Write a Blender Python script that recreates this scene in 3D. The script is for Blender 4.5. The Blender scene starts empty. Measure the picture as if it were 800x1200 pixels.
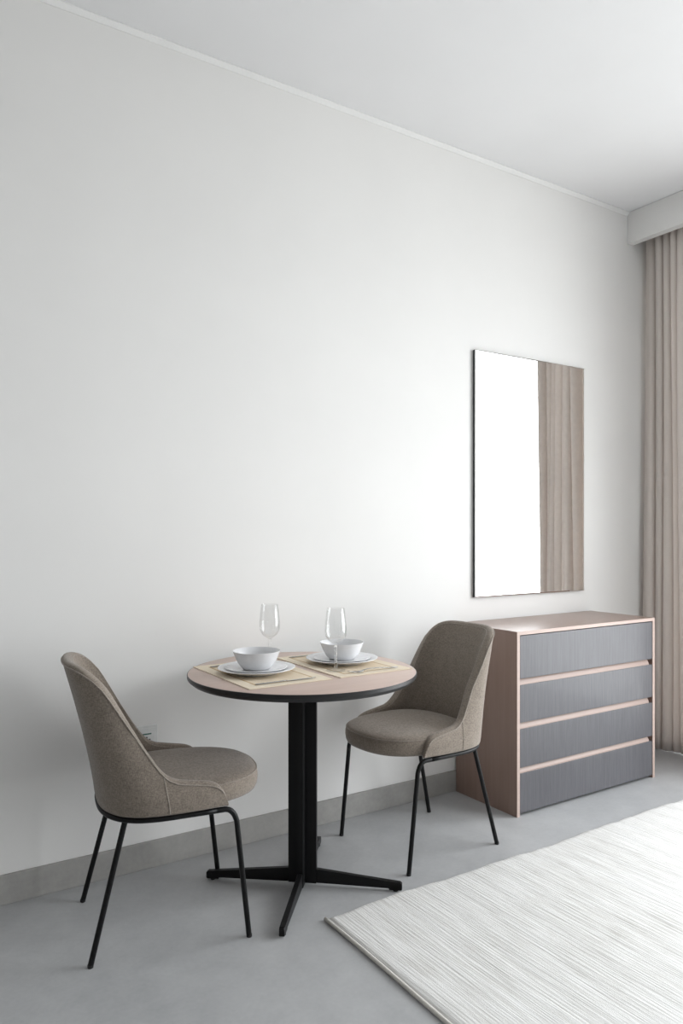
import bpy, bmesh, math, random
import numpy as np
from mathutils import Vector

# ------------------------------------------------------------------ camera
scene = bpy.context.scene
C = scene.collection
cam_d = bpy.data.cameras.new('camera')
cam = bpy.data.objects.new('camera', cam_d); C.objects.link(cam)
cam.location = (0.0, -2.63, 1.214)
cam.rotation_euler = (math.radians(90), 0, -math.radians(90 - 56.985))
cam_d.sensor_fit = 'AUTO'; cam_d.sensor_width = 36
cam_d.lens = 872 / 1200 * 36
cam_d.shift_y = 22 / 1200
cam_d.clip_start = 0.02
scene.camera = cam

# ------------------------------------------------------------------ sky, window light, exposure
SKY = 9.9
world = bpy.data.worlds.new('overcast_sky'); scene.world = world
world.use_nodes = True
bg = world.node_tree.nodes['Background']
bg.inputs[1].default_value = SKY
wt = world.node_tree          # hazy bright sky over a paler-lit ground, meeting softly at the horizon
tcw = wt.nodes.new('ShaderNodeTexCoord'); spw = wt.nodes.new('ShaderNodeSeparateXYZ'); rw = wt.nodes.new('ShaderNodeValToRGB')
mpw = wt.nodes.new('ShaderNodeMapRange'); mpw.inputs['From Min'].default_value = -.35; mpw.inputs['From Max'].default_value = .15
wt.links.new(tcw.outputs['Generated'], spw.inputs[0]); wt.links.new(spw.outputs['Z'], mpw.inputs['Value'])
wt.links.new(mpw.outputs['Result'], rw.inputs['Fac']); wt.links.new(rw.outputs['Color'], bg.inputs[0])
rw.color_ramp.elements[0].color = (.42, .418, .418, 1); rw.color_ramp.elements[1].color = (.955, .965, 1.0, 1)
WX, WY0, WY1, WZ0, WZ1 = 3.96, -0.10, -3.60, 0.03, 2.80        # window opening in the right wall
pl = bpy.data.lights.new('window_portal', 'AREA'); pl.shape = 'RECTANGLE'
pl.size = WZ1 - WZ0; pl.size_y = WY0 - WY1; pl.cycles.is_portal = True
po = bpy.data.objects.new('window_portal', pl); C.objects.link(po)
po.location = (WX + 0.13, (WY0 + WY1) / 2, (WZ0 + WZ1) / 2); po.rotation_euler = (0, math.radians(90), 0)
vs = scene.view_settings
vs.view_transform = 'Standard'; vs.look = 'None'; vs.gamma = 1; vs.use_curve_mapping = False
vs.exposure = 0.0

# ------------------------------------------------------------------ materials
def srgb(r, g, b):
    f = lambda c: (c / 255 / 12.92) if c <= 10 else ((c / 255 + 0.055) / 1.055) ** 2.4
    return (f(r), f(g), f(b), 1)

class Mat:
    def __init__(s, name, color=(.8, .8, .8, 1), rough=.5, metal=0, spec=.5, sheen=0, coat=0):
        s.m = bpy.data.materials.new(name); s.m.use_nodes = True
        s.t = s.m.node_tree; s.b = s.t.nodes['Principled BSDF']
        s.out = s.t.nodes['Material Output']
        i = s.b.inputs
        i['Base Color'].default_value = color; i['Roughness'].default_value = rough
        i['Metallic'].default_value = metal; i['Specular IOR Level'].default_value = spec
        i['Sheen Weight'].default_value = sheen; i['Coat Weight'].default_value = coat
    def n(s, kind, **kw):
        nd = s.t.nodes.new(kind)
        for k, v in kw.items():
            if k.startswith('in_'):
                key = k[3:]
                key = int(key) if key.isdigit() else key.replace('_', ' ')
                nd.inputs[key].default_value = v
            else: setattr(nd, k, v)
        return nd
    def l(s, a, b): s.t.links.new(a, b)
    def coords(s, scale=(1, 1, 1), rot=(0, 0, 0)):
        tc = s.n('ShaderNodeTexCoord'); mp = s.n('ShaderNodeMapping')
        mp.inputs['Scale'].default_value = scale; mp.inputs['Rotation'].default_value = rot
        s.l(tc.outputs['Object'], mp.inputs['Vector']); return mp.outputs['Vector']
    def noise(s, vec, scale, detail=4, rough=.55):
        nd = s.n('ShaderNodeTexNoise'); nd.inputs['Scale'].default_value = scale
        nd.inputs['Detail'].default_value = detail; nd.inputs['Roughness'].default_value = rough
        s.l(vec, nd.inputs['Vector']); return nd.outputs['Fac']
    def ramp(s, fac, stops):
        r = s.n('ShaderNodeValToRGB'); e = r.color_ramp.elements
        while len(e) < len(stops): e.new(.5)
        for el, (p, c) in zip(e, stops): el.position = p; el.color = c
        s.l(fac, r.inputs['Fac']); return r.outputs['Color']
    def mix(s, fac, a, b, mode='MIX'):
        m = s.n('ShaderNodeMix', data_type='RGBA', blend_type=mode)
        if isinstance(fac, (int, float)): m.inputs[0].default_value = fac
        else: s.l(fac, m.inputs[0])
        for v, sock in ((a, m.inputs[6]), (b, m.inputs[7])):
            if isinstance(v, tuple): sock.default_value = v
            else: s.l(v, sock)
        return m.outputs[2]
    def math(s, op, a, b=0.0):
        m = s.n('ShaderNodeMath', operation=op)
        for v, sock in ((a, m.inputs[0]), (b, m.inputs[1])):
            if isinstance(v, (int, float)): sock.default_value = v
            else: s.l(v, sock)
        return m.outputs[0]
    def color(s, sock): s.l(sock, s.b.inputs['Base Color'])
    def bump(s, h, strength, dist=.002):
        b = s.n('ShaderNodeBump'); b.inputs['Strength'].default_value = strength
        b.inputs['Distance'].default_value = dist
        s.l(h, b.inputs['Height']); s.l(b.outputs['Normal'], s.b.inputs['Normal'])

M = {}
def paint(name, col, var=.02, rough=.75):
    m = Mat(name, col, rough, spec=.25); v = m.coords()
    a = m.noise(v, 2.2, 3)
    c2 = tuple(x * (1 - var) for x in col[:3]) + (1,)
    m.color(m.ramp(a, [(.35, col), (.65, c2)]))
    m.bump(m.noise(v, 260, 2), .04, .001); return m.m
M['wall'] = paint('wall_paint_warm_white', (.85, .843, .828, 1))
M['wall_grey'] = paint('unseen_wall_bounce_cut_grey', (.36, .345, .33, 1))  # invented grey for the unseen left wall, keeps bounce light low on that side
M['ceiling'] = paint('ceiling_paint_white', (.87, .873, .882, 1))
M['cornice'] = paint('cornice_white', (.88, .88, .87, 1))

def concrete(name, a, b, rough, seed=0):
    m = Mat(name, a, rough, spec=.4); v = m.coords()
    n1 = m.noise(v, 1.3, 5, .6); n2 = m.noise(v, 9, 6, .65); n3 = m.noise(v, 70, 3, .6)
    f = m.math('ADD', m.math('MULTIPLY', n1, .5), m.math('ADD', m.math('MULTIPLY', n2, .35), m.math('MULTIPLY', n3, .15)))
    m.color(m.ramp(f, [(.36, a), (.62, b)]))
    m.l(m.math('ADD', m.math('MULTIPLY', n2, .15), rough - .07), m.b.inputs['Roughness'])
    m.bump(n3, .06, .001); return m.m
M['floor'] = concrete('pale_grey_concrete_floor', (.375, .383, .392, 1), (.50, .506, .512, 1), .40)
M['base'] = concrete('grey_concrete_skirting', (.29, .284, .272, 1), (.43, .42, .402, 1), .5)

def fabric(name, dark, light, scale=520, sheen=.25, bump=.35):
    m = Mat(name, light, .9, spec=.15, sheen=sheen)
    m.b.inputs['Sheen Roughness'].default_value = .5
    v1 = m.coords((1, 1, .22)); v2 = m.coords((.25, .25, 1.2)); v = m.coords()
    a = m.noise(v1, scale, 2, .6); b = m.noise(v2, scale, 2, .6); c = m.noise(v, 34, 3, .6)
    f = m.math('ADD', m.math('MULTIPLY', m.math('ADD', a, b), .44), m.math('MULTIPLY', c, .12))
    m.color(m.ramp(f, [(.36, dark), (.64, light)]))
    m.bump(m.math('ADD', a, b), bump, .001); return m.m
M['chair'] = fabric('taupe_woven_upholstery', (.155, .128, .104, 1), (.335, .287, .241, 1))
M['piping'] = fabric('taupe_piping', (.22, .19, .16, 1), (.40, .355, .31, 1))
def translucent(mat, col, fac):
    t = mat.node_tree; out = t.nodes['Material Output']; b = t.nodes['Principled BSDF']
    tr = t.nodes.new('ShaderNodeBsdfTranslucent'); tr.inputs[0].default_value = col
    mx = t.nodes.new('ShaderNodeMixShader'); mx.inputs[0].default_value = fac
    t.links.new(b.outputs[0], mx.inputs[1]); t.links.new(tr.outputs[0], mx.inputs[2]); t.links.new(mx.outputs[0], out.inputs['Surface'])
M['curtain'] = fabric('taupe_curtain_fabric', (.68, .63, .595, 1), (.76, .71, .67, 1), 700, .1, .12)

translucent(M['curtain'], (.86, .805, .765, 1), .25)

def plain(name, col, rough, metal=0, spec=.5, coat=0, bump=0):
    m = Mat(name, col, rough, metal, spec, coat=coat); v = m.coords(); a = m.noise(v, 40, 3)
    m.color(m.ramp(a, [(.3, tuple(x * .94 for x in col[:3]) + (1,)), (.7, col)]))
    if bump: m.bump(m.noise(v, 600, 2), bump, .0005)
    return m.m
M['black'] = plain('black_powder_coated_metal', (.0045, .0045, .005, 1), .42, 0, .25, bump=.1)
M['edge'] = plain('black_edge_band', (.012, .012, .013, 1), .38)
M['rubber'] = plain('black_rubber', (.01, .01, .01, 1), .7)
M['porcelain'] = plain('white_porcelain', (.80, .805, .82, 1), .22)
M['steel'] = plain('brushed_steel', (.42, .41, .39, 1), .25, 1)
M['plastic'] = plain('white_plastic', (.80, .81, .80, 1), .35)
M['greenmark'] = plain('green_print', (.06, .17, .13, 1), .6)
M['slot'] = plain('dark_slot', (.04, .04, .042, 1), .6)
M['silver'] = plain('mirror_silver', (.93, .935, .93, 1), .0, 1)
M['mirror_edge'] = plain('dark_polished_glass_edge', (.045, .05, .05, 1), .2)
M['alu'] = plain('white_window_frame', (.72, .73, .74, 1), .4)
M['under'] = plain('dark_seat_board', (.02, .02, .02, 1), .8)

def wood(name, a, b, axis, rough, gscale=60, coat=0, spec=.5):
    m = Mat(name, a, rough, spec=spec, coat=coat)
    sc = [1, 1, 1]; sc[axis] = .035
    v = m.coords(tuple(sc)); n1 = m.noise(v, gscale, 4, .65); n2 = m.noise(v, gscale * 5, 3, .6)
    f = m.math('ADD', m.math('MULTIPLY', n1, .65), m.math('MULTIPLY', n2, .35))
    m.color(m.ramp(f, [(.33, a), (.67, b)]))
    m.bump(n2, .05, .0006); return m.m
M['rose'] = wood('rose_brown_laminate', (.285, .195, .16, 1), (.335, .235, .195, 1), 2, .29, 45)
M['rose_edge'] = wood('pale_rose_edge_band', (.47, .36, .315, 1), (.53, .415, .365, 1), 0, .42, 45)
M['rail'] = wood('rose_rail_laminate', (.34, .25, .215, 1), (.39, .29, .25, 1), 0, .45, 45)
M['tabletop'] = wood('rose_oak_tabletop', (.54, .40, .34, 1), (.61, .465, .40, 1), 0, .34, 40)
M['front'] = wood('grey_streaked_drawer_front', (.066, .065, .073, 1), (.110, .109, .121, 1), 2, .38, 110, coat=.08)

def glass(name, tint, f0=.06, edge=.35, rough=0.0):
    m = Mat(name); t = m.t
    t.nodes.remove(m.b)
    tr = m.n('ShaderNodeBsdfTransparent'); tr.inputs[0].default_value = tint
    gl = m.n('ShaderNodeBsdfGlossy'); gl.inputs['Roughness'].default_value = rough
    lw = m.n('ShaderNodeLayerWeight'); lw.inputs[0].default_value = .5
    p = m.math('POWER', lw.outputs['Facing'], 3.0)
    f = m.math('ADD', m.math('MULTIPLY', p, edge), f0)
    mx = m.n('ShaderNodeMixShader'); m.l(f, mx.inputs[0]); m.l(tr.outputs[0], mx.inputs[1]); m.l(gl.outputs[0], mx.inputs[2])
    m.l(mx.outputs[0], m.out.inputs['Surface']); return m.m
M['glass'] = glass('clear_wine_glass', (.985, .987, .987, 1), .05, .35)
def solid_glass():
    m = Mat('solid_clear_glass', (.98, .985, .985, 1), .02); m.b.inputs['Transmission Weight'].default_value = 1; m.b.inputs['IOR'].default_value = 1.45
    m.color(m.ramp(m.noise(m.coords(), 30), [(.3, (.975, .98, .98, 1)), (.7, (.99, .99, .99, 1))])); return m.m
M['solid_glass'] = solid_glass()
M['foot_glass'] = glass('clear_glass_foot', (.985, .987, .987, 1), .07, .25, .03)
M['pane'] = glass('clear_window_pane', (.96, .97, .965, 1), .04, .5)

def mat_mat():
    m = Mat('woven_straw_placemat', (.7, .6, .45, 1), .8, spec=.2)
    tc = m.n('ShaderNodeTexCoord'); sp = m.n('ShaderNodeSeparateXYZ'); m.l(tc.outputs['Object'], sp.inputs[0])
    ax = m.math('ABSOLUTE', sp.outputs[0]); ay = m.math('ABSOLUTE', sp.outputs[1])
    # distance from the outer edge (mat is 0.30 x 0.45)
    d = m.math('MINIMUM', m.math('SUBTRACT', .1475, ax), m.math('SUBTRACT', .2225, ay))
    band = m.ramp(m.math('MULTIPLY', d, 5.0), [(0.0, srgb(240, 227, 206)), (.19, srgb(243, 232, 213)), (.20, srgb(190, 158, 112)), (.225, srgb(196, 165, 120)), (.235, srgb(236, 221, 198))])
    e = m.t.nodes[-1]
    w = m.n('ShaderNodeTexWave', wave_type='BANDS', bands_direction='Y'); w.inputs['Scale'].default_value = 70; w.inputs['Distortion'].default_value = .6
    m.l(tc.outputs['Object'], w.inputs['Vector'])
    v = m.coords((1, .05, 1)); v2 = m.coords((.05, 1, 1)); n2 = m.noise(v2, 160, 3); n1 = m.noise(v, 300, 3)
    c = m.mix(m.math('MULTIPLY', n2, .28), band, srgb(204, 176, 138), 'MIX')
    m.color(m.mix(m.math('MULTIPLY', n1, .18), c, srgb(248, 240, 222)))
    m.bump(w.outputs['Fac'], .5, .0012); return m.m
M['mat'] = mat_mat()

def rug_mat():
    m = Mat('ivory_ribbed_wool', (.72, .71, .68, 1), .92, spec=.1, sheen=.15)
    v = m.coords()
    vs_ = m.coords((1, .035, 1)); vm = m.coords((1, .12, 1)); vw = m.coords((1, .05, 1))
    rib = m.noise(vs_, 150, 2, .6); st = m.noise(vm, 60, 4, .65); cl = m.noise(v, 2.2, 4, .6); fine = m.noise(v, 420, 2, .6)
    f = m.math('ADD', m.math('MULTIPLY', rib, .42), m.math('ADD', m.math('MULTIPLY', st, .33), m.math('MULTIPLY', cl, .25)))
    c = m.ramp(f, [(.34, (.54, .525, .50, 1)), (.42, (.66, .65, .625, 1)), (.50, (.74, .735, .715, 1)), (.62, (.80, .797, .785, 1))])
    m.color(c)
    m.bump(m.math('ADD', m.math('MULTIPLY', rib, 1.0), m.math('MULTIPLY', fine, .35)), .6, .006); return m.m
M['rug'] = rug_mat()
M['rug_hem'] = fabric('ivory_rug_hem', (.55, .53, .49, 1), (.72, .70, .665, 1), 400, .1, .3)

# ------------------------------------------------------------------ mesh helpers
def obj(name, bm, mat, parent=None, smooth=False):
    bmesh.ops.recalc_face_normals(bm, faces=bm.faces)
    me = bpy.data.meshes.new(name); bm.to_mesh(me); bm.free()
    me.materials.append(M[mat])
    if smooth: me.shade_smooth()
    o = bpy.data.objects.new(name, me); C.objects.link(o)
    if parent: o.parent = parent
    return o
def auto(o, ang=40):
    me = o.data; me.shade_smooth()
    bm = bmesh.new(); bm.from_mesh(me)
    for e in bm.edges:
        if len(e.link_faces) == 2 and e.calc_face_angle() > math.radians(ang): e.smooth = False
    bm.to_mesh(me); bm.free(); return o
def thing(name, label, cat, loc=(0, 0, 0), rz=0, group=None):
    o = bpy.data.objects.new(name, None); C.objects.link(o); o.empty_display_size = .1
    o.location = loc; o.rotation_euler = (0, 0, rz); return tag(o, label, cat, group)
def tag(o, label, cat, group=None):
    o['label'] = label; o['category'] = cat
    if group: o['group'] = group
    return o
def struct(o, label=None):
    o['kind'] = 'structure'
    if label: o['label'] = label
    return o
def box(bm, x0, x1, y0, y1, z0, z1, bev=0, seg=2):
    r = bmesh.ops.create_cube(bm, size=1)
    for v in r['verts']:
        v.co = Vector(((x0 + x1) / 2 + v.co.x * (x1 - x0), (y0 + y1) / 2 + v.co.y * (y1 - y0), (z0 + z1) / 2 + v.co.z * (z1 - z0)))
    if bev:
        es = list({e for v in r['verts'] for e in v.link_edges})
        bmesh.ops.bevel(bm, geom=es, offset=bev, segments=seg, profile=.5, affect='EDGES')
    return bm
def B(*a, **k): return box(bmesh.new(), *a, **k)
def lathe(prof, seg=48, closed=False):
    bm = bmesh.new(); rings = []
    for r, z in prof:
        if r < 1e-6: rings.append([bm.verts.new((0, 0, z))])
        else: rings.append([bm.verts.new((r * math.cos(2 * math.pi * k / seg), r * math.sin(2 * math.pi * k / seg), z)) for k in range(seg)])
    prs = list(zip(rings[:-1], rings[1:])) + ([(rings[-1], rings[0])] if closed else [])
    for a, b in prs:
        for k in range(seg):
            k2 = (k + 1) % seg
            if len(a) == 1 and len(b) == 1: continue
            if len(a) == 1: bm.faces.new((a[0], b[k], b[k2]))
            elif len(b) == 1: bm.faces.new((a[k], a[k2], b[0]))
            else: bm.faces.new((a[k], a[k2], b[k2], b[k]))
    return bm
def tube(pts, r, seg=12, bm=None, cap=True, closed=False):
    bm = bm or bmesh.new(); pts = [Vector(p) for p in pts]; n = len(pts)
    rs = r if isinstance(r, (list, tuple)) else [r] * n
    tan = []
    for i in range(n):
        a = pts[i - 1] if (i or closed) else pts[i]; b = pts[(i + 1) % n] if (i < n - 1 or closed) else pts[i]
        tan.append((b - a).normalized())
    ref = Vector((0, 0, 1)) if abs(tan[0].z) < .9 else Vector((1, 0, 0))
    nrm = (ref - tan[0] * ref.dot(tan[0])).normalized(); rings = []
    for i in range(n):
        nrm = (nrm - tan[i] * nrm.dot(tan[i])).normalized(); bi = tan[i].cross(nrm)
        rings.append([bm.verts.new(pts[i] + (nrm * math.cos(2 * math.pi * k / seg) + bi * math.sin(2 * math.pi * k / seg)) * rs[i]) for k in range(seg)])
    for i in range(n - 1 + (1 if closed else 0)):
        a, b = rings[i], rings[(i + 1) % n]
        for k in range(seg): bm.faces.new((a[k], a[(k + 1) % seg], b[(k + 1) % seg], b[k]))
    if cap and not closed: bm.faces.new(rings[0]); bm.faces.new(rings[-1][::-1])
    return bm
def grid(bm, P, closed_u=False):
    """P[u][v] points -> quads"""
    V = [[bm.verts.new(p) for p in row] for row in P]; n = len(V)
    for i in range(n if closed_u else n - 1):
        a, b = V[i], V[(i + 1) % n]
        for j in range(len(a) - 1): bm.faces.new((a[j], a[j + 1], b[j + 1], b[j]))
    return V
def extrude_poly(pts, axis, a, b):
    """prism of a 2D polygon between a and b along axis"""
    bm = bmesh.new()
    def at(p, t): return {0: (t, p[0], p[1]), 1: (p[0], t, p[1]), 2: (p[0], p[1], t)}[axis]
    A = [bm.verts.new(at(p, a)) for p in pts]; Bv = [bm.verts.new(at(p, b)) for p in pts]
    bm.faces.new(A); bm.faces.new(Bv[::-1])
    for i in range(len(pts)): bm.faces.new((A[i], A[(i + 1) % len(pts)], Bv[(i + 1) % len(pts)], Bv[i]))
    return bm

# ------------------------------------------------------------------ the room
XL, XR, YF, H = -2.2, WX, -4.7, 3.0
struct(obj('floor', B(XL - .1, XR + .1, YF - .1, .1, -.1, 0), 'floor'), 'pale grey concrete floor')
struct(obj('ceiling', B(XL - .1, XR + .1, YF - .1, .1, H, H + .1), 'ceiling'), 'white ceiling')
struct(obj('wall_back', B(XL - .1, XR + .1, 0, .1, 0, H), 'wall'), 'warm white painted wall')
struct(obj('wall_left', B(XL - .1, XL, YF, 0, 0, H), 'wall_grey'), 'unseen left wall, warm grey to cut bounce light')
struct(obj('wall_front', B(XL - .1, XR + .1, YF - .1, YF, 0, H), 'wall'), 'warm white painted wall')
bm = bmesh.new(); xa, xb = XR, XR + .12
box(bm, xa, xb, WY0, 0, 0, H); box(bm, xa, xb, YF, WY1, 0, H)
box(bm, xa, xb, WY1, WY0, WZ1, H); box(bm, xa, xb, WY1, WY0, 0, WZ0)
struct(obj('wall_right', bm, 'wall'), 'window wall behind the curtain')
# boxed curtain pelmet dropping from the ceiling in front of the window
struct(obj('trim_2', B(3.622, 3.672, YF, -.001, 2.825, H - .001, bev=.003), 'wall'), 'boxed white pelmet above the curtain')
# small cornice bead
prof = [(0, 2.980), (-.004, 2.980), (-.007, 2.984), (-.011, 2.991), (-.015, 2.994), (-.015, 2.9995), (0, 2.9995)]
bm = extrude_poly(prof, 0, XL, 3.622)
struct(auto(obj('trim_1', bm, 'cornice'), 30), 'slim white cornice bead')
struct(obj('baseboard_back', B(XL, 3.95, -.011, 0, 0, .096, bev=.0015), 'base'), 'grey concrete skirting')
struct(obj('baseboard_left', B(XL, XL + .011, YF, -.011, 0, .096, bev=.0015), 'base'), 'grey concrete skirting')

# window: frame with sliding panes
win = bpy.data.objects.new('window_1', None); C.objects.link(win); win.location = (WX + .06, 0, 0); struct(win, 'full-height sliding window')
bm = bmesh.new(); f = .05
box(bm, -.04, .04, WY0 - f, WY0, WZ0, WZ1, .003); box(bm, -.04, .04, WY1, WY1 + f, WZ0, WZ1, .003)
box(bm, -.04, .04, WY1 + f, WY0 - f, WZ1 - f, WZ1, .003); box(bm, -.04, .04, WY1 + f, WY0 - f, WZ0, WZ0 + f, .003)
obj('window_frame', bm, 'alu', win)
for a, b, dx in ((WY0 - f, -1.92, -.012), (-1.88, WY1 + f, .012)):
    bm = bmesh.new(); s = .045; lo, hi = min(a, b), max(a, b)
    box(bm, dx - .01, dx + .01, lo, lo + s, WZ0 + f, WZ1 - f, .002); box(bm, dx - .01, dx + .01, hi - s, hi, WZ0 + f, WZ1 - f, .002)
    box(bm, dx - .01, dx + .01, lo + s, hi - s, WZ1 - f - s, WZ1 - f, .002); box(bm, dx - .01, dx + .01, lo + s, hi - s, WZ0 + f, WZ0 + f + s, .002)
    sash = obj('sash', bm, 'alu', win)
    obj('pane', B(dx - .003, dx + .003, lo + s, hi - s, WZ0 + f + s, WZ1 - f - s), 'pane', sash)

# ------------------------------------------------------------------ chest of drawers
CX0, CX1, CF, CB, CH = 2.337, 3.292, -.396, -.013, .786
chest = thing('chest_of_drawers', 'rose-brown chest of four grey streaked drawers standing under the mirror', 'chest', ((CX0 + CX1) / 2, (CF + CB) / 2, 0))
W2, D2 = (CX1 - CX0) / 2, (CB - CF) / 2; T = .017
def side(x0, x1):
    o = obj('side_panel', B(x0, x1, -D2 + .0012, D2, 0, CH - .0155, bev=.0006, seg=1), 'rose', chest)
    obj('edge_band', B(x0, x1, -D2, -D2 + .0012, 0, CH, bev=.0003, seg=1), 'rose_edge', o)
side(-W2, -W2 + T); side(W2 - T, W2)
o = obj('top_panel', B(-W2, W2, -D2 + .0012, D2, CH - .0155, CH, bev=.0006, seg=1), 'rose', chest)
obj('edge_band', B(-W2 + T, W2 - T, -D2, -D2 + .0012, CH - .0155, CH, bev=.0003, seg=1), 'rose_edge', o)
obj('back_panel', B(-W2 + T, W2 - T, D2 - .008, D2 - .001, .02, CH - .016), 'rose', chest)
zs = [(.585, .767), (.398, .5575), (.207, .3705), (.014, .182)]
for z0, z1 in zs:
    d = obj('drawer_front', B(-W2 + T + .002, W2 - T - .002, -D2 + .001, -D2 + .019, z0, z1, bev=.0012), 'front', chest)
for z0, z1 in ((.5575, .585), (.3705, .398), (.182, .207)):
    zc = z0
    pr = [(-D2 + .004, z0 + .0005), (-D2 + .03, z0 + .0005), (-D2 + .03, z1 - .0005), (-D2 + .016, z1 - .0005), (-D2 + .0045, z0 + .006)]
    obj('handle_rail', extrude_poly(pr, 0, -W2 + T, W2 - T - .024), 'rail', chest)
    obj('rail_backing', B(-W2 + T, W2 - T, -D2 + .0305, -D2 + .036, z0 - .005, z1 + .005), 'rose', chest)
obj('plinth', B(-W2 + T, W2 - T, -D2 + .03, -D2 + .045, .0, .016), 'under', chest)

# ------------------------------------------------------------------ mirror
MX0, MX1, MZ0, MZ1 = 2.452, 3.236, .897, 2.075
mir = thing('wall_mirror', 'tall frameless rectangular mirror hung on the white wall above the chest', 'mirror', ((MX0 + MX1) / 2, 0, MZ0))
w = (MX1 - MX0) / 2; h = MZ1 - MZ0
obj('backing_board', B(-w + .001, w - .001, -.016, -.001, .001, h - .001, bev=.0005, seg=1), 'mirror_edge', mir)
bm = bmesh.new(); b_ = .006     # thin bevelled glass sheet
A = [(-w, -.017, 0), (w, -.017, 0), (w, -.017, h), (-w, -.017, h)]
Bq = [(-w + b_, -.0195, b_), (w - b_, -.0195, b_), (w - b_, -.0195, h - b_), (-w + b_, -.0195, h - b_)]
Cq = [(-w, -.0158, 0), (w, -.0158, 0), (w, -.0158, h), (-w, -.0158, h)]
a, b, c = [[bm.verts.new(p) for p in q] for q in (A, Bq, Cq)]
bm.faces.new(b); bm.faces.new(c[::-1])
for i in range(4):
    j = (i + 1) % 4
    bm.faces.new((a[i], a[j], b[j], b[i])); bm.faces.new((c[i], c[j], a[j], a[i]))
obj('mirror_glass', bm, 'silver', mir)

# ------------------------------------------------------------------ curtain
def make_curtain():
    rnd = random.Random(11)
    y = -.016; xs = []; pts = []
    # pleats: (width along the wall, depth)
    pleats = [(.075, .112)] + [(rnd.uniform(.034, .056), rnd.uniform(.08, .116)) for _ in range(15)]
    tot = sum(p[0] for p in pleats); k = .765 / tot
    ctrl = []; yy = y
    for i, (wd, dp) in enumerate(pleats):
        wd *= k
        ctrl.append((yy, wd, dp)); yy -= wd
    def path(t, z):
        """t pleat coordinate"""
        i = min(int(t), len(ctrl) - 1); f = t - i
        y0, wd, dp = ctrl[i]
        sp = 1 + .05 * math.sin(i * 1.7 + z * 1.3)
        d = dp * (.86 + .14 * math.cos(z * 1.1 + i)) 
        s = math.sin(math.pi * f)
        xx = 3.806 - d * (s ** .6) + .006 * math.sin(2 * math.pi * f + i) + .01 * math.sin(i * 2.3 + z * .8)
        # omega shaped fold: overhang
        yv = y0 - wd * f + .010 * math.sin(2 * math.pi * f) + .0025 * math.sin(z * 1.4 + i * .9)
        return (xx, yv)
    n = 18; P = []
    zs_ = [.006 + (2.94 - .006) * j / 40 for j in range(41)]
    for i in range(len(ctrl) * n + 1):
        t = i / n; row = []
        for z in zs_:
            x, yv = path(min(t, len(ctrl) - 1e-4), z); row.append((x, yv, z))
        P.append(row)
    bm = bmesh.new(); grid(bm, P); return bm
cur = obj('curtain', make_curtain(), 'curtain', smooth=True)
md = cur.modifiers.new('cloth_thickness', 'SOLIDIFY'); md.thickness = .0025
tag(cur, 'pleated taupe floor-length curtain drawn back beside the window', 'curtain')

# ------------------------------------------------------------------ rug
def make_rug():
    rnd = random.Random(4)
    x0, x1, y0, y1 = 1.218, 3.60, -.660, -2.35
    bm = bmesh.new(); nx, ny = 190, 120; P = []
    for i in range(nx + 1):
        x = x0 + (x1 - x0) * i / nx; row = []
        edge = .006 * math.sin(x * 5.1) + .004 * math.sin(x * 13 + 1) + (.002 * math.sin(x * 47))
        for j in range(ny + 1):
            t = j / ny; yy = y0 + edge * (1 - t) ** 3 + (y1 - y0) * t
            e = min(min(i, nx - i) * (x1 - x0) / nx, min(j, ny - j) * (y0 - y1) / ny)
            up = .013 * (1 - math.exp(-(e / .004))) if e > 0 else .004
            zz = up + .0012 * math.sin(x * 9 + yy * 2) * math.sin(yy * 5 + 1) + .0006 * math.sin(x * 60 + math.sin(yy * 3) * 2)
            xx = x + (.004 * math.sin(yy * 6) if i == 0 else 0)
            row.append((xx, yy, max(zz, .004)))
        P.append(row)
    grid(bm, P)
    # skirt to the floor
    be = [e for e in bm.edges if len(e.link_faces) == 1]
    r = bmesh.ops.extrude_edge_only(bm, edges=be)
    for v in r['geom']:
        if isinstance(v, bmesh.types.BMVert): v.co.z = 0.0
    return bm
rug = thing('area_rug', 'ivory ribbed wool rug lying on the grey floor', 'rug', (0, 0, 0))
obj('pile', make_rug(), 'rug', rug, smooth=True)
pts = []
for i in range(61):
    yy = -.660 - i * (2.35 - .662) / 60
    pts.append((1.217 + .004 * math.sin(yy * 6), yy, .0062))
obj('bound_edge', tube(pts, .006, 8), 'rug_hem', rug, smooth=True)

# ------------------------------------------------------------------ dining table
TC = (1.279, -.418); TR = .389; TZ = .737
tab = thing('round_table', 'round bistro table with rose wood top, black edge and black cross base', 'table', (TC[0], TC[1], 0), math.radians(49.3))
top = obj('tabletop', lathe([(0, TZ - .02), (TR - .012, TZ - .02), (TR - .0025, TZ - .003), (TR - .0025, TZ - .0006), (TR - .004, TZ), (0, TZ)], 128), 'tabletop', tab)
top.rotation_euler = (0, 0, -math.radians(49.3)); auto(top, 30)
eb = obj('edge_band', lathe([(TR - .03, TZ - .026), (TR - .014, TZ - .026), (TR - .003, TZ - .017), (TR, TZ - .012), (TR, TZ - .002), (TR - .001, TZ - .0008), (TR - .0026, TZ - .0008), (TR - .0026, TZ - .004), (TR - .013, TZ - .0195), (TR - .03, TZ - .0205)], 128, closed=True), 'edge', tab)
auto(eb, 30)
obj('mounting_plate', B(-.16, .16, -.16, .16, TZ - .0265, TZ - .0205, bev=.002), 'black', tab)
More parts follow.
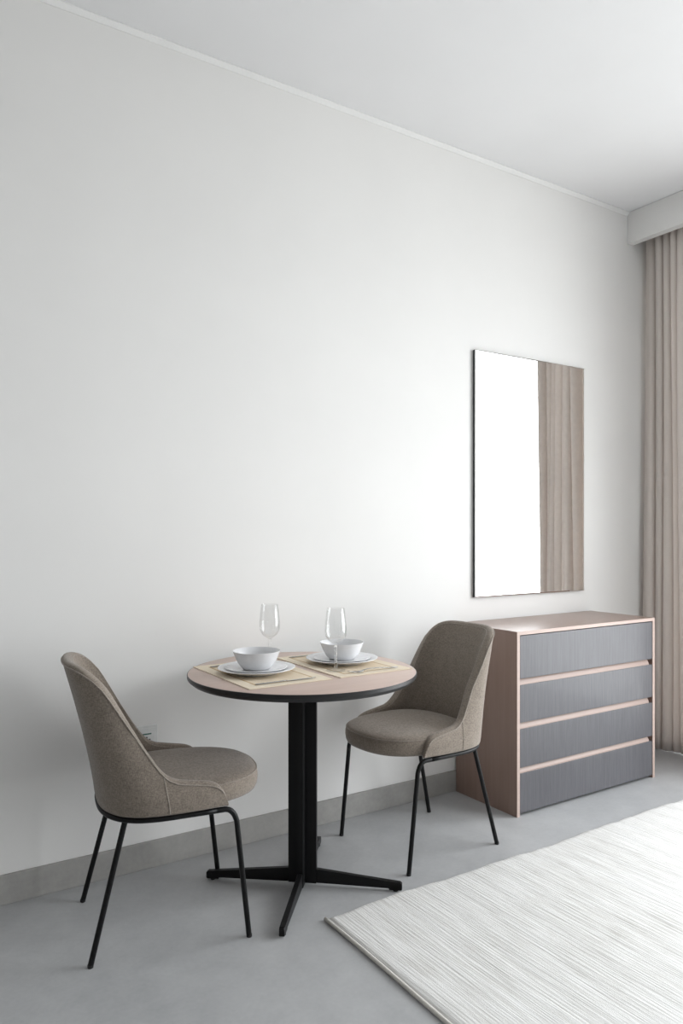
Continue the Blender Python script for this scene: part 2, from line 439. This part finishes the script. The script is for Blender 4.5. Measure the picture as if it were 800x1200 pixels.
# cross-shaped column
hw, th = .0485, .010
pl_ = [(hw, -th), (hw, th), (th, th), (th, hw), (-th, hw), (-th, th), (-hw, th), (-hw, -th), (-th, -th), (-th, -hw), (th, -hw), (th, -th)]
col = obj('column', extrude_poly(pl_, 2, .012, TZ - .026), 'black', tab)
for k in range(4):
    a = k * math.pi / 2
    prof = [(hw, .013), (.296, .012), (.296, .0045), (.338, .0045), (.340, .008), (.340, .026), (.334, .031), (.31, .0325), (hw, .060)]
    bm = extrude_poly(prof, 1, -.0085, .0085)
    bmesh.ops.bevel(bm, geom=list(bm.edges), offset=.0015, segments=1, affect='EDGES')
    lg = obj('leg', bm, 'black', tab); lg.rotation_euler = (0, 0, a)
    obj('foot_pad', lathe([(0, 0), (.0075, 0), (.0085, .001), (.0085, .005), (0, .005)], 16), 'rubber', lg).location = (.318, 0, 0)

# ------------------------------------------------------------------ chairs
def make_chair():
    root = thing('dining_chair', '', 'chair', group='dining chairs at the round table')
    a, b, n, xf = .2, .233, 2.7, .160
    # plan outline: rear centre -> side -> arm end (one half, y >= 0)
    half = []
    for i in range(241):
        ph = math.pi / 2 * i / 240
        half.append((-a * math.cos(ph) ** (2 / n), b * math.sin(ph) ** (2 / n)))
    for i in range(1, 61):
        x = xf * i / 60; half.append((x, b - .014 * (x / xf) ** 2))
    half = np.array(half)
    L = np.concatenate([[0], np.cumsum(np.hypot(*np.diff(half, axis=0).T))])
    kx = np.array([-.2, -.192, -.178, -.158, -.136, -.114, -.076, -.045, -.022, -.004, .02, .06, .095, .115, .130, .142, .150, .156, .160])
    kz = np.array([.836, .836, .832, .822, .803, .772, .668, .588, .538, .512, .497, .489, .483, .478, .471, .460, .447, .429, .408])
    ztab = np.interp(np.linspace(-.2, .16, 361), kx, kz)
    ker = np.hanning(13); ker /= ker.sum()
    zsm = np.convolve(np.pad(ztab, 6, mode='edge'), ker, mode='valid')
    zt_of = lambda x: float(np.interp(x, np.linspace(-.2, .16, 361), zsm))
    Z0 = .402
    def outer(x, y, z):
        t = max(0, (z - Z0) / .43)
        return x - .097 * t ** 1.3 * (1 if x < 0.0 else max(0, 1 - x / .1)), y * (1 + .02 * math.sin(min(t, 1) * math.pi) - .045 * t * t) * (1 - .24 * min(1, max(0, (x + .2) / .2)) * min(1, max(0, t - .1) / .4))
    # arclength stations
    ns = 56
    st = [L[-1] * (1 - (1 - i / ns) ** 1.7) for i in range(ns + 1)]
    hx = np.interp(st, L, half[:, 0]); hy = np.interp(st, L, half[:, 1])
    tx = np.gradient(hx); ty = np.gradient(hy); ln = np.hypot(tx, ty); nx_, ny_ = -(-ty / ln) * -1, -(tx / ln)
    stations = [(hx[i], -hy[i], -ty[i] / ln[i] * -1, tx[i] / ln[i]) for i in range(ns, 0, -1)] + [(hx[i], hy[i], ty[i] / ln[i], -tx[i] / ln[i]) for i in range(ns + 1)]
    P = []; rim_out = []; rim_in = []; seams = {-1: [], 1: []}
    for (x, y, ix, iy) in stations:
        zt = zt_of(x); hgt = zt - Z0
        thk = .030 if hgt > .05 else .030 * max(.35, (hgt / .05) ** .5)
        r = min(.011, hgt * .3); row = []
        def off(d, z):
            ox, oy = outer(x, y, z); return (ox + ix * d, oy + iy * d, z)
        row.append(off(thk * .6, Z0 - .0005)); row.append(off(.007, Z0)); row.append(off(.002, Z0 + min(.003, hgt * .1)))
        nv = 14
        for j in range(nv):
            row.append(off(0, Z0 + min(.008, hgt * .2) + (hgt - min(.008, hgt * .2) - r) * j / (nv - 1)))
        rim_out.append(off(-.0005, zt - r * 1.0))
        row.append(off(r * .3, zt - r * .3)); row.append(off(thk * .5, zt)); row.append(off(thk - r * .3, zt - r * .3))
        rim_in.append(off(thk - .0005, zt - r * 1.1))
        for j in range(nv):
            tt = j / (nv - 1); z = zt - r + (Z0 + .004 - zt + r) * tt
            bul = .010 * math.sin(math.pi * min(1, tt * 1.1)) * min(1, hgt / .25)
            row.append(off(thk + bul, z))
        row.append(off(thk * .6, Z0 - .0005))
        P.append(row)
    bm = bmesh.new(); V = grid(bm, P)
    bm.faces.new(V[0][:-1]); bm.faces.new(V[-1][:-1][::-1])
    bmesh.ops.remove_doubles(bm, verts=bm.verts, dist=.00005)
    sh = obj('backrest_shell', bm, 'chair', root, smooth=True)
    m = sh.modifiers.new('smooth', 'SUBSURF'); m.levels = 1; m.render_levels = 1
    lo, hi = 7, len(rim_out) - 7
    obj('outer_piping', tube(rim_out[lo:hi], .0022, 6), 'piping', sh, smooth=True)
    obj('inner_piping', tube(rim_in[lo:hi], .0018, 6), 'piping', sh, smooth=True)
    for sgn in (-1, 1):      # upright seam where back meets arm
        xs_ = -.012; yb = float(np.interp(xs_, half[:, 0], half[:, 1])); zt = zt_of(xs_); pts = []
        for j in range(13):
            z = Z0 + .006 + (zt - .008 - Z0 - .006) * j / 12; ox, oy = outer(xs_, yb, z); pts.append((ox, sgn * (oy + .0003), z))
        obj('arm_seam', tube(pts, .0016, 6), 'piping', sh, smooth=True)
    # seat cushion
    def outline(k, N=72, s=1.0):
        an = 2 * math.pi * k / N; c, sn = math.cos(an), math.sin(an)
        ax = .263 if c > 0 else .190; e = 2.45 if c > 0 else 2.5
        return (.034 + s * ax * math.copysign(abs(c) ** (2 / e), c), s * .212 * math.copysign(abs(sn) ** (2 / e), sn))
    N = 72
    rings = [(.6, .4035), (.93, .4025), (.972, .407), (.992, .418), (1.0, .434), (.998, .448), (.988, .4585), (.972, .4645), (.94, .4695), (.86, .4745), (.72, .4785), (.5, .482), (.25, .4838)]
    bm = bmesh.new(); P = [[outline(k, N, s) + (z + .004 * (outline(k, N, s)[0] < -.2),) for s, z in rings] for k in range(N)]
    V = grid(bm, P, closed_u=True)
    bm.faces.new([V[k][0] for k in range(N)]); c = bm.verts.new((.034, 0, .4842))
    for k in range(N): bm.faces.new((V[k][-1], V[(k + 1) % N][-1], c))
    cu = obj('seat_cushion', bm, 'chair', root, smooth=True)
    pts = [outline(k, N, .985) + (.4615,) for k in range(N)]
    obj('cushion_piping', tube(pts, .0016, 6, closed=True), 'piping', cu, smooth=True)
    # seat board
    bm = bmesh.new(); q = [bm.verts.new((p[0], p[1], .397)) for p in [outline(k, N, .84) for k in range(N)]]
    q2 = [bm.verts.new((v.co.x, v.co.y, .4032)) for v in q]; bm.faces.new(q); bm.faces.new(q2[::-1])
    for k in range(N): bm.faces.new((q[k], q[(k + 1) % N], q2[(k + 1) % N], q2[k]))
    obj('seat_board', bm, 'under', root)
    # tubular frame
    R_ = .0082; zr = .3925
    inn = []
    for i in range(0, 241, 6): inn.append((half[i][0], half[i][1]))
    inn = [(x * .95 - .002, y * .935) for x, y in inn]; inn += [(.04, .2165), (.09, .2150), (.125, .2135)]
    rail = [(x, -y, zr) for x, y in inn[::-1]] + [(x, y, zr) for x, y in inn[1:]]
    obj('seat_frame', tube(rail, R_, 12), 'black', root, smooth=True)
    for s in (-1, 1):
        p = [Vector((.125, s * .2135, zr))]
        c0 = Vector((.150, s * .2125, zr)); c1 = Vector((.176, s * .2120, zr - .002)); c2 = Vector((.186, s * .2115, zr - .04))
        for i in range(0, 11):
            t = i / 10; p.append(c0 * (1 - t) ** 2 + c1 * 2 * t * (1 - t) + c2 * t * t)
        p.append(Vector((.224, s * .209, .006)))
        l = obj('leg', tube(p, R_, 12), 'black', root); auto(l, 50)
        obj('foot_cap', lathe([(0, 0), (.0075, 0), (.0084, .001), (.0084, .008), (.0080, .009), (0, .009)], 14), 'rubber', l).location = (.2246, s * .209, 0)
        p = [Vector((-.128, s * .170, zr)), Vector((-.225, s * .198, .006))]
        l = obj('leg', tube(p, R_, 12), 'black', root); auto(l, 50)
        obj('foot_cap', lathe([(0, 0), (.0075, 0), (.0084, .001), (.0084, .008), (.0080, .009), (0, .009)], 14), 'rubber', l).location = (-.2256, s * .1982, 0)
    return root
def copy_tree(o, parent=None):
    c = o.copy(); C.objects.link(c); c.parent = parent
    for ch in list(o.children):
        if ch is not c: copy_tree(ch, c)
    return c
ch1 = make_chair()
ch2 = copy_tree(ch1)
ch1.location = (.801, -.365, 0); ch1.rotation_euler = (0, 0, math.radians(-11))
ch1['label'] = 'taupe upholstered dining chair with black legs, in front of the wall socket'
ch2.location = (1.845, -.3475, 0); ch2.rotation_euler = (0, 0, math.radians(181.5))
ch2['label'] = 'taupe upholstered dining chair with black legs, between table and chest of drawers'

# ------------------------------------------------------------------ place settings
def make_placemat():
    bm = bmesh.new(); nx, ny = 20, 30; P = []
    for i in range(nx + 1):
        P.append([(-.1475 + .295 * i / nx, -.2225 + .445 * j / ny, .0022 + .0003 * math.sin(j * 1.3) * math.sin(i * .9)) for j in range(ny + 1)])
    grid(bm, P)
    be = [e for e in bm.edges if len(e.link_faces) == 1]; r = bmesh.ops.extrude_edge_only(bm, edges=be)
    for v in r['geom']:
        if isinstance(v, bmesh.types.BMVert): v.co.z = .0
    return bm
MZ = TZ + .0004
pm = obj('placemat', make_placemat(), 'mat'); pm.location = (1.130, -.390, MZ)
tag(pm, 'woven straw placemat on the side of the chair by the socket', 'placemat', 'placemats on the round table')
pm2 = pm.copy(); C.objects.link(pm2); pm2.location = (1.4565, -.388, MZ)
pm2['label'] = 'woven straw placemat on the side of the chair by the chest'
SURF = MZ + .0027
def plate_prof(R, h):
    t = .0035
    return [(0, .0), (R * .56, .0), (R * .58, .0), (R * .60, .002), (R * .62, .0035), (R * .82, h * .55), (R * .97, h - .0018), (R, h - .0004), (R * .998, h + .0006), (R * .985, h + .001),
            (R * .95, h - .0005 + .0015), (R * .80, h * .55 + t), (R * .64, .0035 + t), (R * .58, .0062), (0, .0062)]
big = auto(obj('dinner_plate', lathe(plate_prof(.129, .019), 72), 'porcelain'), 60)
small = auto(obj('side_plate', lathe(plate_prof(.103, .013), 72), 'porcelain'), 60)
bp = [(0, .003), (.036, .003), (.038, 0), (.044, 0), (.0465, .0025), (.0530, .0085), (.0605, .0185), (.0675, .0310), (.0735, .0460), (.0785, .0590), (.0790, .0602), (.0780, .0608), (.0765, .0600), (.0710, .0460), (.0650, .0320), (.0580, .0205), (.049, .0120), (.038, .0085), (0, .0070)]
bowl = auto(obj('soup_bowl', lathe(bp, 72), 'porcelain'), 60)
def make_glass():
    t = thing('wine_glass', '', 'glass', group='wine glasses')
    f = lathe([(0, .0), (.0325, .0), (.0335, .0008), (.033, .0016), (.022, .0030), (.010, .006), (.0058, .0115), (0, .0115)], 56)
    auto(obj('foot', f, 'foot_glass', t), 60)
    st = lathe([(0, .0116), (.0057, .0116), (.0044, .022), (.0039, .05), (.0042, .078), (.0058, .0860), (0, .0862)], 24)
    auto(obj('stem', st, 'solid_glass', t), 60)
    b = lathe([(0, .0863), (.0062, .088), (.0150, .0938), (.0265, .1030), (.0345, .1160), (.0372, .1320), (.0364, .152), (.0338, .178), (.0300, .211), (.0295, .2115), (.0290, .211), (.0328, .178), (.0354, .152), (.0362, .132), (.0336, .1170), (.0258, .1046), (.0145, .0956), (0, .0915)], 56)
    auto(obj('bowl', b, 'glass', t), 70); return t
wg = make_glass()
P1, P2 = (1.118, -.388), (1.462, -.382)
sides = (('by the wall socket', P1, 0.0), ('by the chest of drawers', P2, .4))
def put(o, locs, labels, cat, group, rots=(0, 0)):
    for i, (l, lab) in enumerate(zip(locs, labels)):
        c = o if i == 0 else o.copy()
        if i: C.objects.link(c)
        c.location = l; c.rotation_euler = (0, 0, rots[i]); tag(c, lab, cat, group)
put(big, [P1 + (SURF,), P2 + (SURF,)], ['large white dinner plate lying on the placemat facing the chair by the socket', 'large white dinner plate lying on the placemat facing the chair by the chest'], 'plate', 'dinner plates')
put(small, [P1 + (SURF + .0066,), P2 + (SURF + .0066,)], ['smaller white plate stacked under the bowl facing the chair by the socket', 'smaller white plate stacked under the bowl facing the chair by the chest'], 'plate', 'side plates')
put(bowl, [P1 + (SURF + .0133,), P2 + (SURF + .0133,)], ['white porcelain bowl on stacked plates facing the chair by the socket', 'white porcelain bowl on stacked plates facing the chair by the chest'], 'bowl', 'soup bowls')
wg2 = copy_tree(wg)
for o_, l_, lab_ in ((wg, (1.236, -.256, SURF), 'empty clear wine glass standing behind the bowl facing the chair by the socket'),
                     (wg2, (1.359, -.503, SURF), 'empty clear wine glass standing beside the fork on the placemat by the chest')):
    o_.location = l_; o_['label'] = lab_

# cutlery (lies along x, tip towards +x)
def blade(pts, zt=.0022):
    """outline (x, half width low, half width high, z centre)"""
    bm = bmesh.new(); P = []
    for x, y0, y1, z, t in pts:
        P.append([(x, y0, z), (x, y0 * .7 + y1 * .3, z + t), (x, y0 * .3 + y1 * .7, z + t), (x, y1, z), (x, y0 * .3 + y1 * .7, z - t * .6), (x, y0 * .7 + y1 * .3, z - t * .6), (x, y0, z)])
    V = grid(bm, P); bm.faces.new(V[0][:-1]); bm.faces.new(V[-1][:-1][::-1])
    bmesh.ops.remove_doubles(bm, verts=bm.verts, dist=1e-5); return bm
def make_knife(label, loc, rz):
    t = thing('table_knife', label, 'knife', loc, rz, 'table knives')
    h = blade([(-.110, -.0045, .0045, .0022, .0012), (-.105, -.0062, .0062, .0022, .0018), (-.07, -.0055, .0055, .0022, .002), (-.01, -.0042, .0042, .0024, .0022), (.0, -.0045, .0045, .0024, .0018)])
    obj('handle', h, 'steel', t, smooth=True)
    b = blade([(-.001, -.0045, .0045, .0024, .001), (.008, -.007, .0055, .0022, .0008), (.05, -.0085, .0055, .002, .0006), (.085, -.0075, .0055, .002, .0006), (.102, -.003, .005, .002, .0005), (.108, .002, .0035, .002, .0003)])
    obj('blade', b, 'steel', t, smooth=True); return t
def make_fork(label, loc, rz):
    t = thing('table_fork', label, 'fork', loc, rz, 'table forks')
    h = blade([(-.105, -.005, .005, .0022, .0012), (-.10, -.0075, .0075, .0022, .0016), (-.07, -.0055, .0055, .003, .0016), (-.02, -.0034, .0034, .0075, .0018), (.02, -.0032, .0032, .0085, .0018), (.036, -.0036, .0036, .0060, .0014)])
    obj('handle', h, 'steel', t, smooth=True)
    n = blade([(.034, -.0036, .0036, .0062, .0013), (.044, -.010, .010, .0036, .0010), (.056, -.0125, .0125, .0024, .0009), (.062, -.0125, .0125, .0024, .0009)])
    hd = obj('head', n, 'steel', t, smooth=True)
    for k in range(4):
        y = -.0108 + k * .0072
        obj('tine', blade([(.060, y - .0017, y + .0017, .0024, .0008), (.085, y - .0014, y + .0014, .0042, .0008), (.10, y - .0006, y + .0006, .008, .0005)]), 'steel', hd, smooth=True)
    return t
CZ = SURF
make_knife('steel table knife on the placemat by the socket chair, beside the plate', (1.132, -.572, CZ), 0)
make_fork('steel fork half hidden behind the dinner plate facing the socket chair', (1.130, -.215, CZ), math.radians(2))
make_fork('steel fork beside the plate facing the chest, next to a wine glass', (1.462, -.572, CZ), math.pi)
make_knife('steel knife behind the dinner plate facing the chair by the chest', (1.452, -.196, CZ), math.pi)

# ------------------------------------------------------------------ wall socket
so = thing('wall_socket', 'small white wall socket above the skirting behind the chair', 'socket', (.868, 0, .472))
obj('cover_plate', B(-.043, .043, -.009, -.0005, -.043, .043, bev=.003, seg=3), 'plastic', so)
obj('insert', B(-.033, .033, -.0105, -.008, -.033, .033, bev=.001), 'plastic', so)
obj('green_marking', B(-.016, .018, -.0112, -.0100, .010, .0145), 'greenmark', so)
for x, z in ((-.010, -.010), (.012, -.010), (.001, -.002)):
    obj('pin_slot', B(x - .0025, x + .0025, -.0109, -.0100, z - .007, z + .004), 'slot', so)
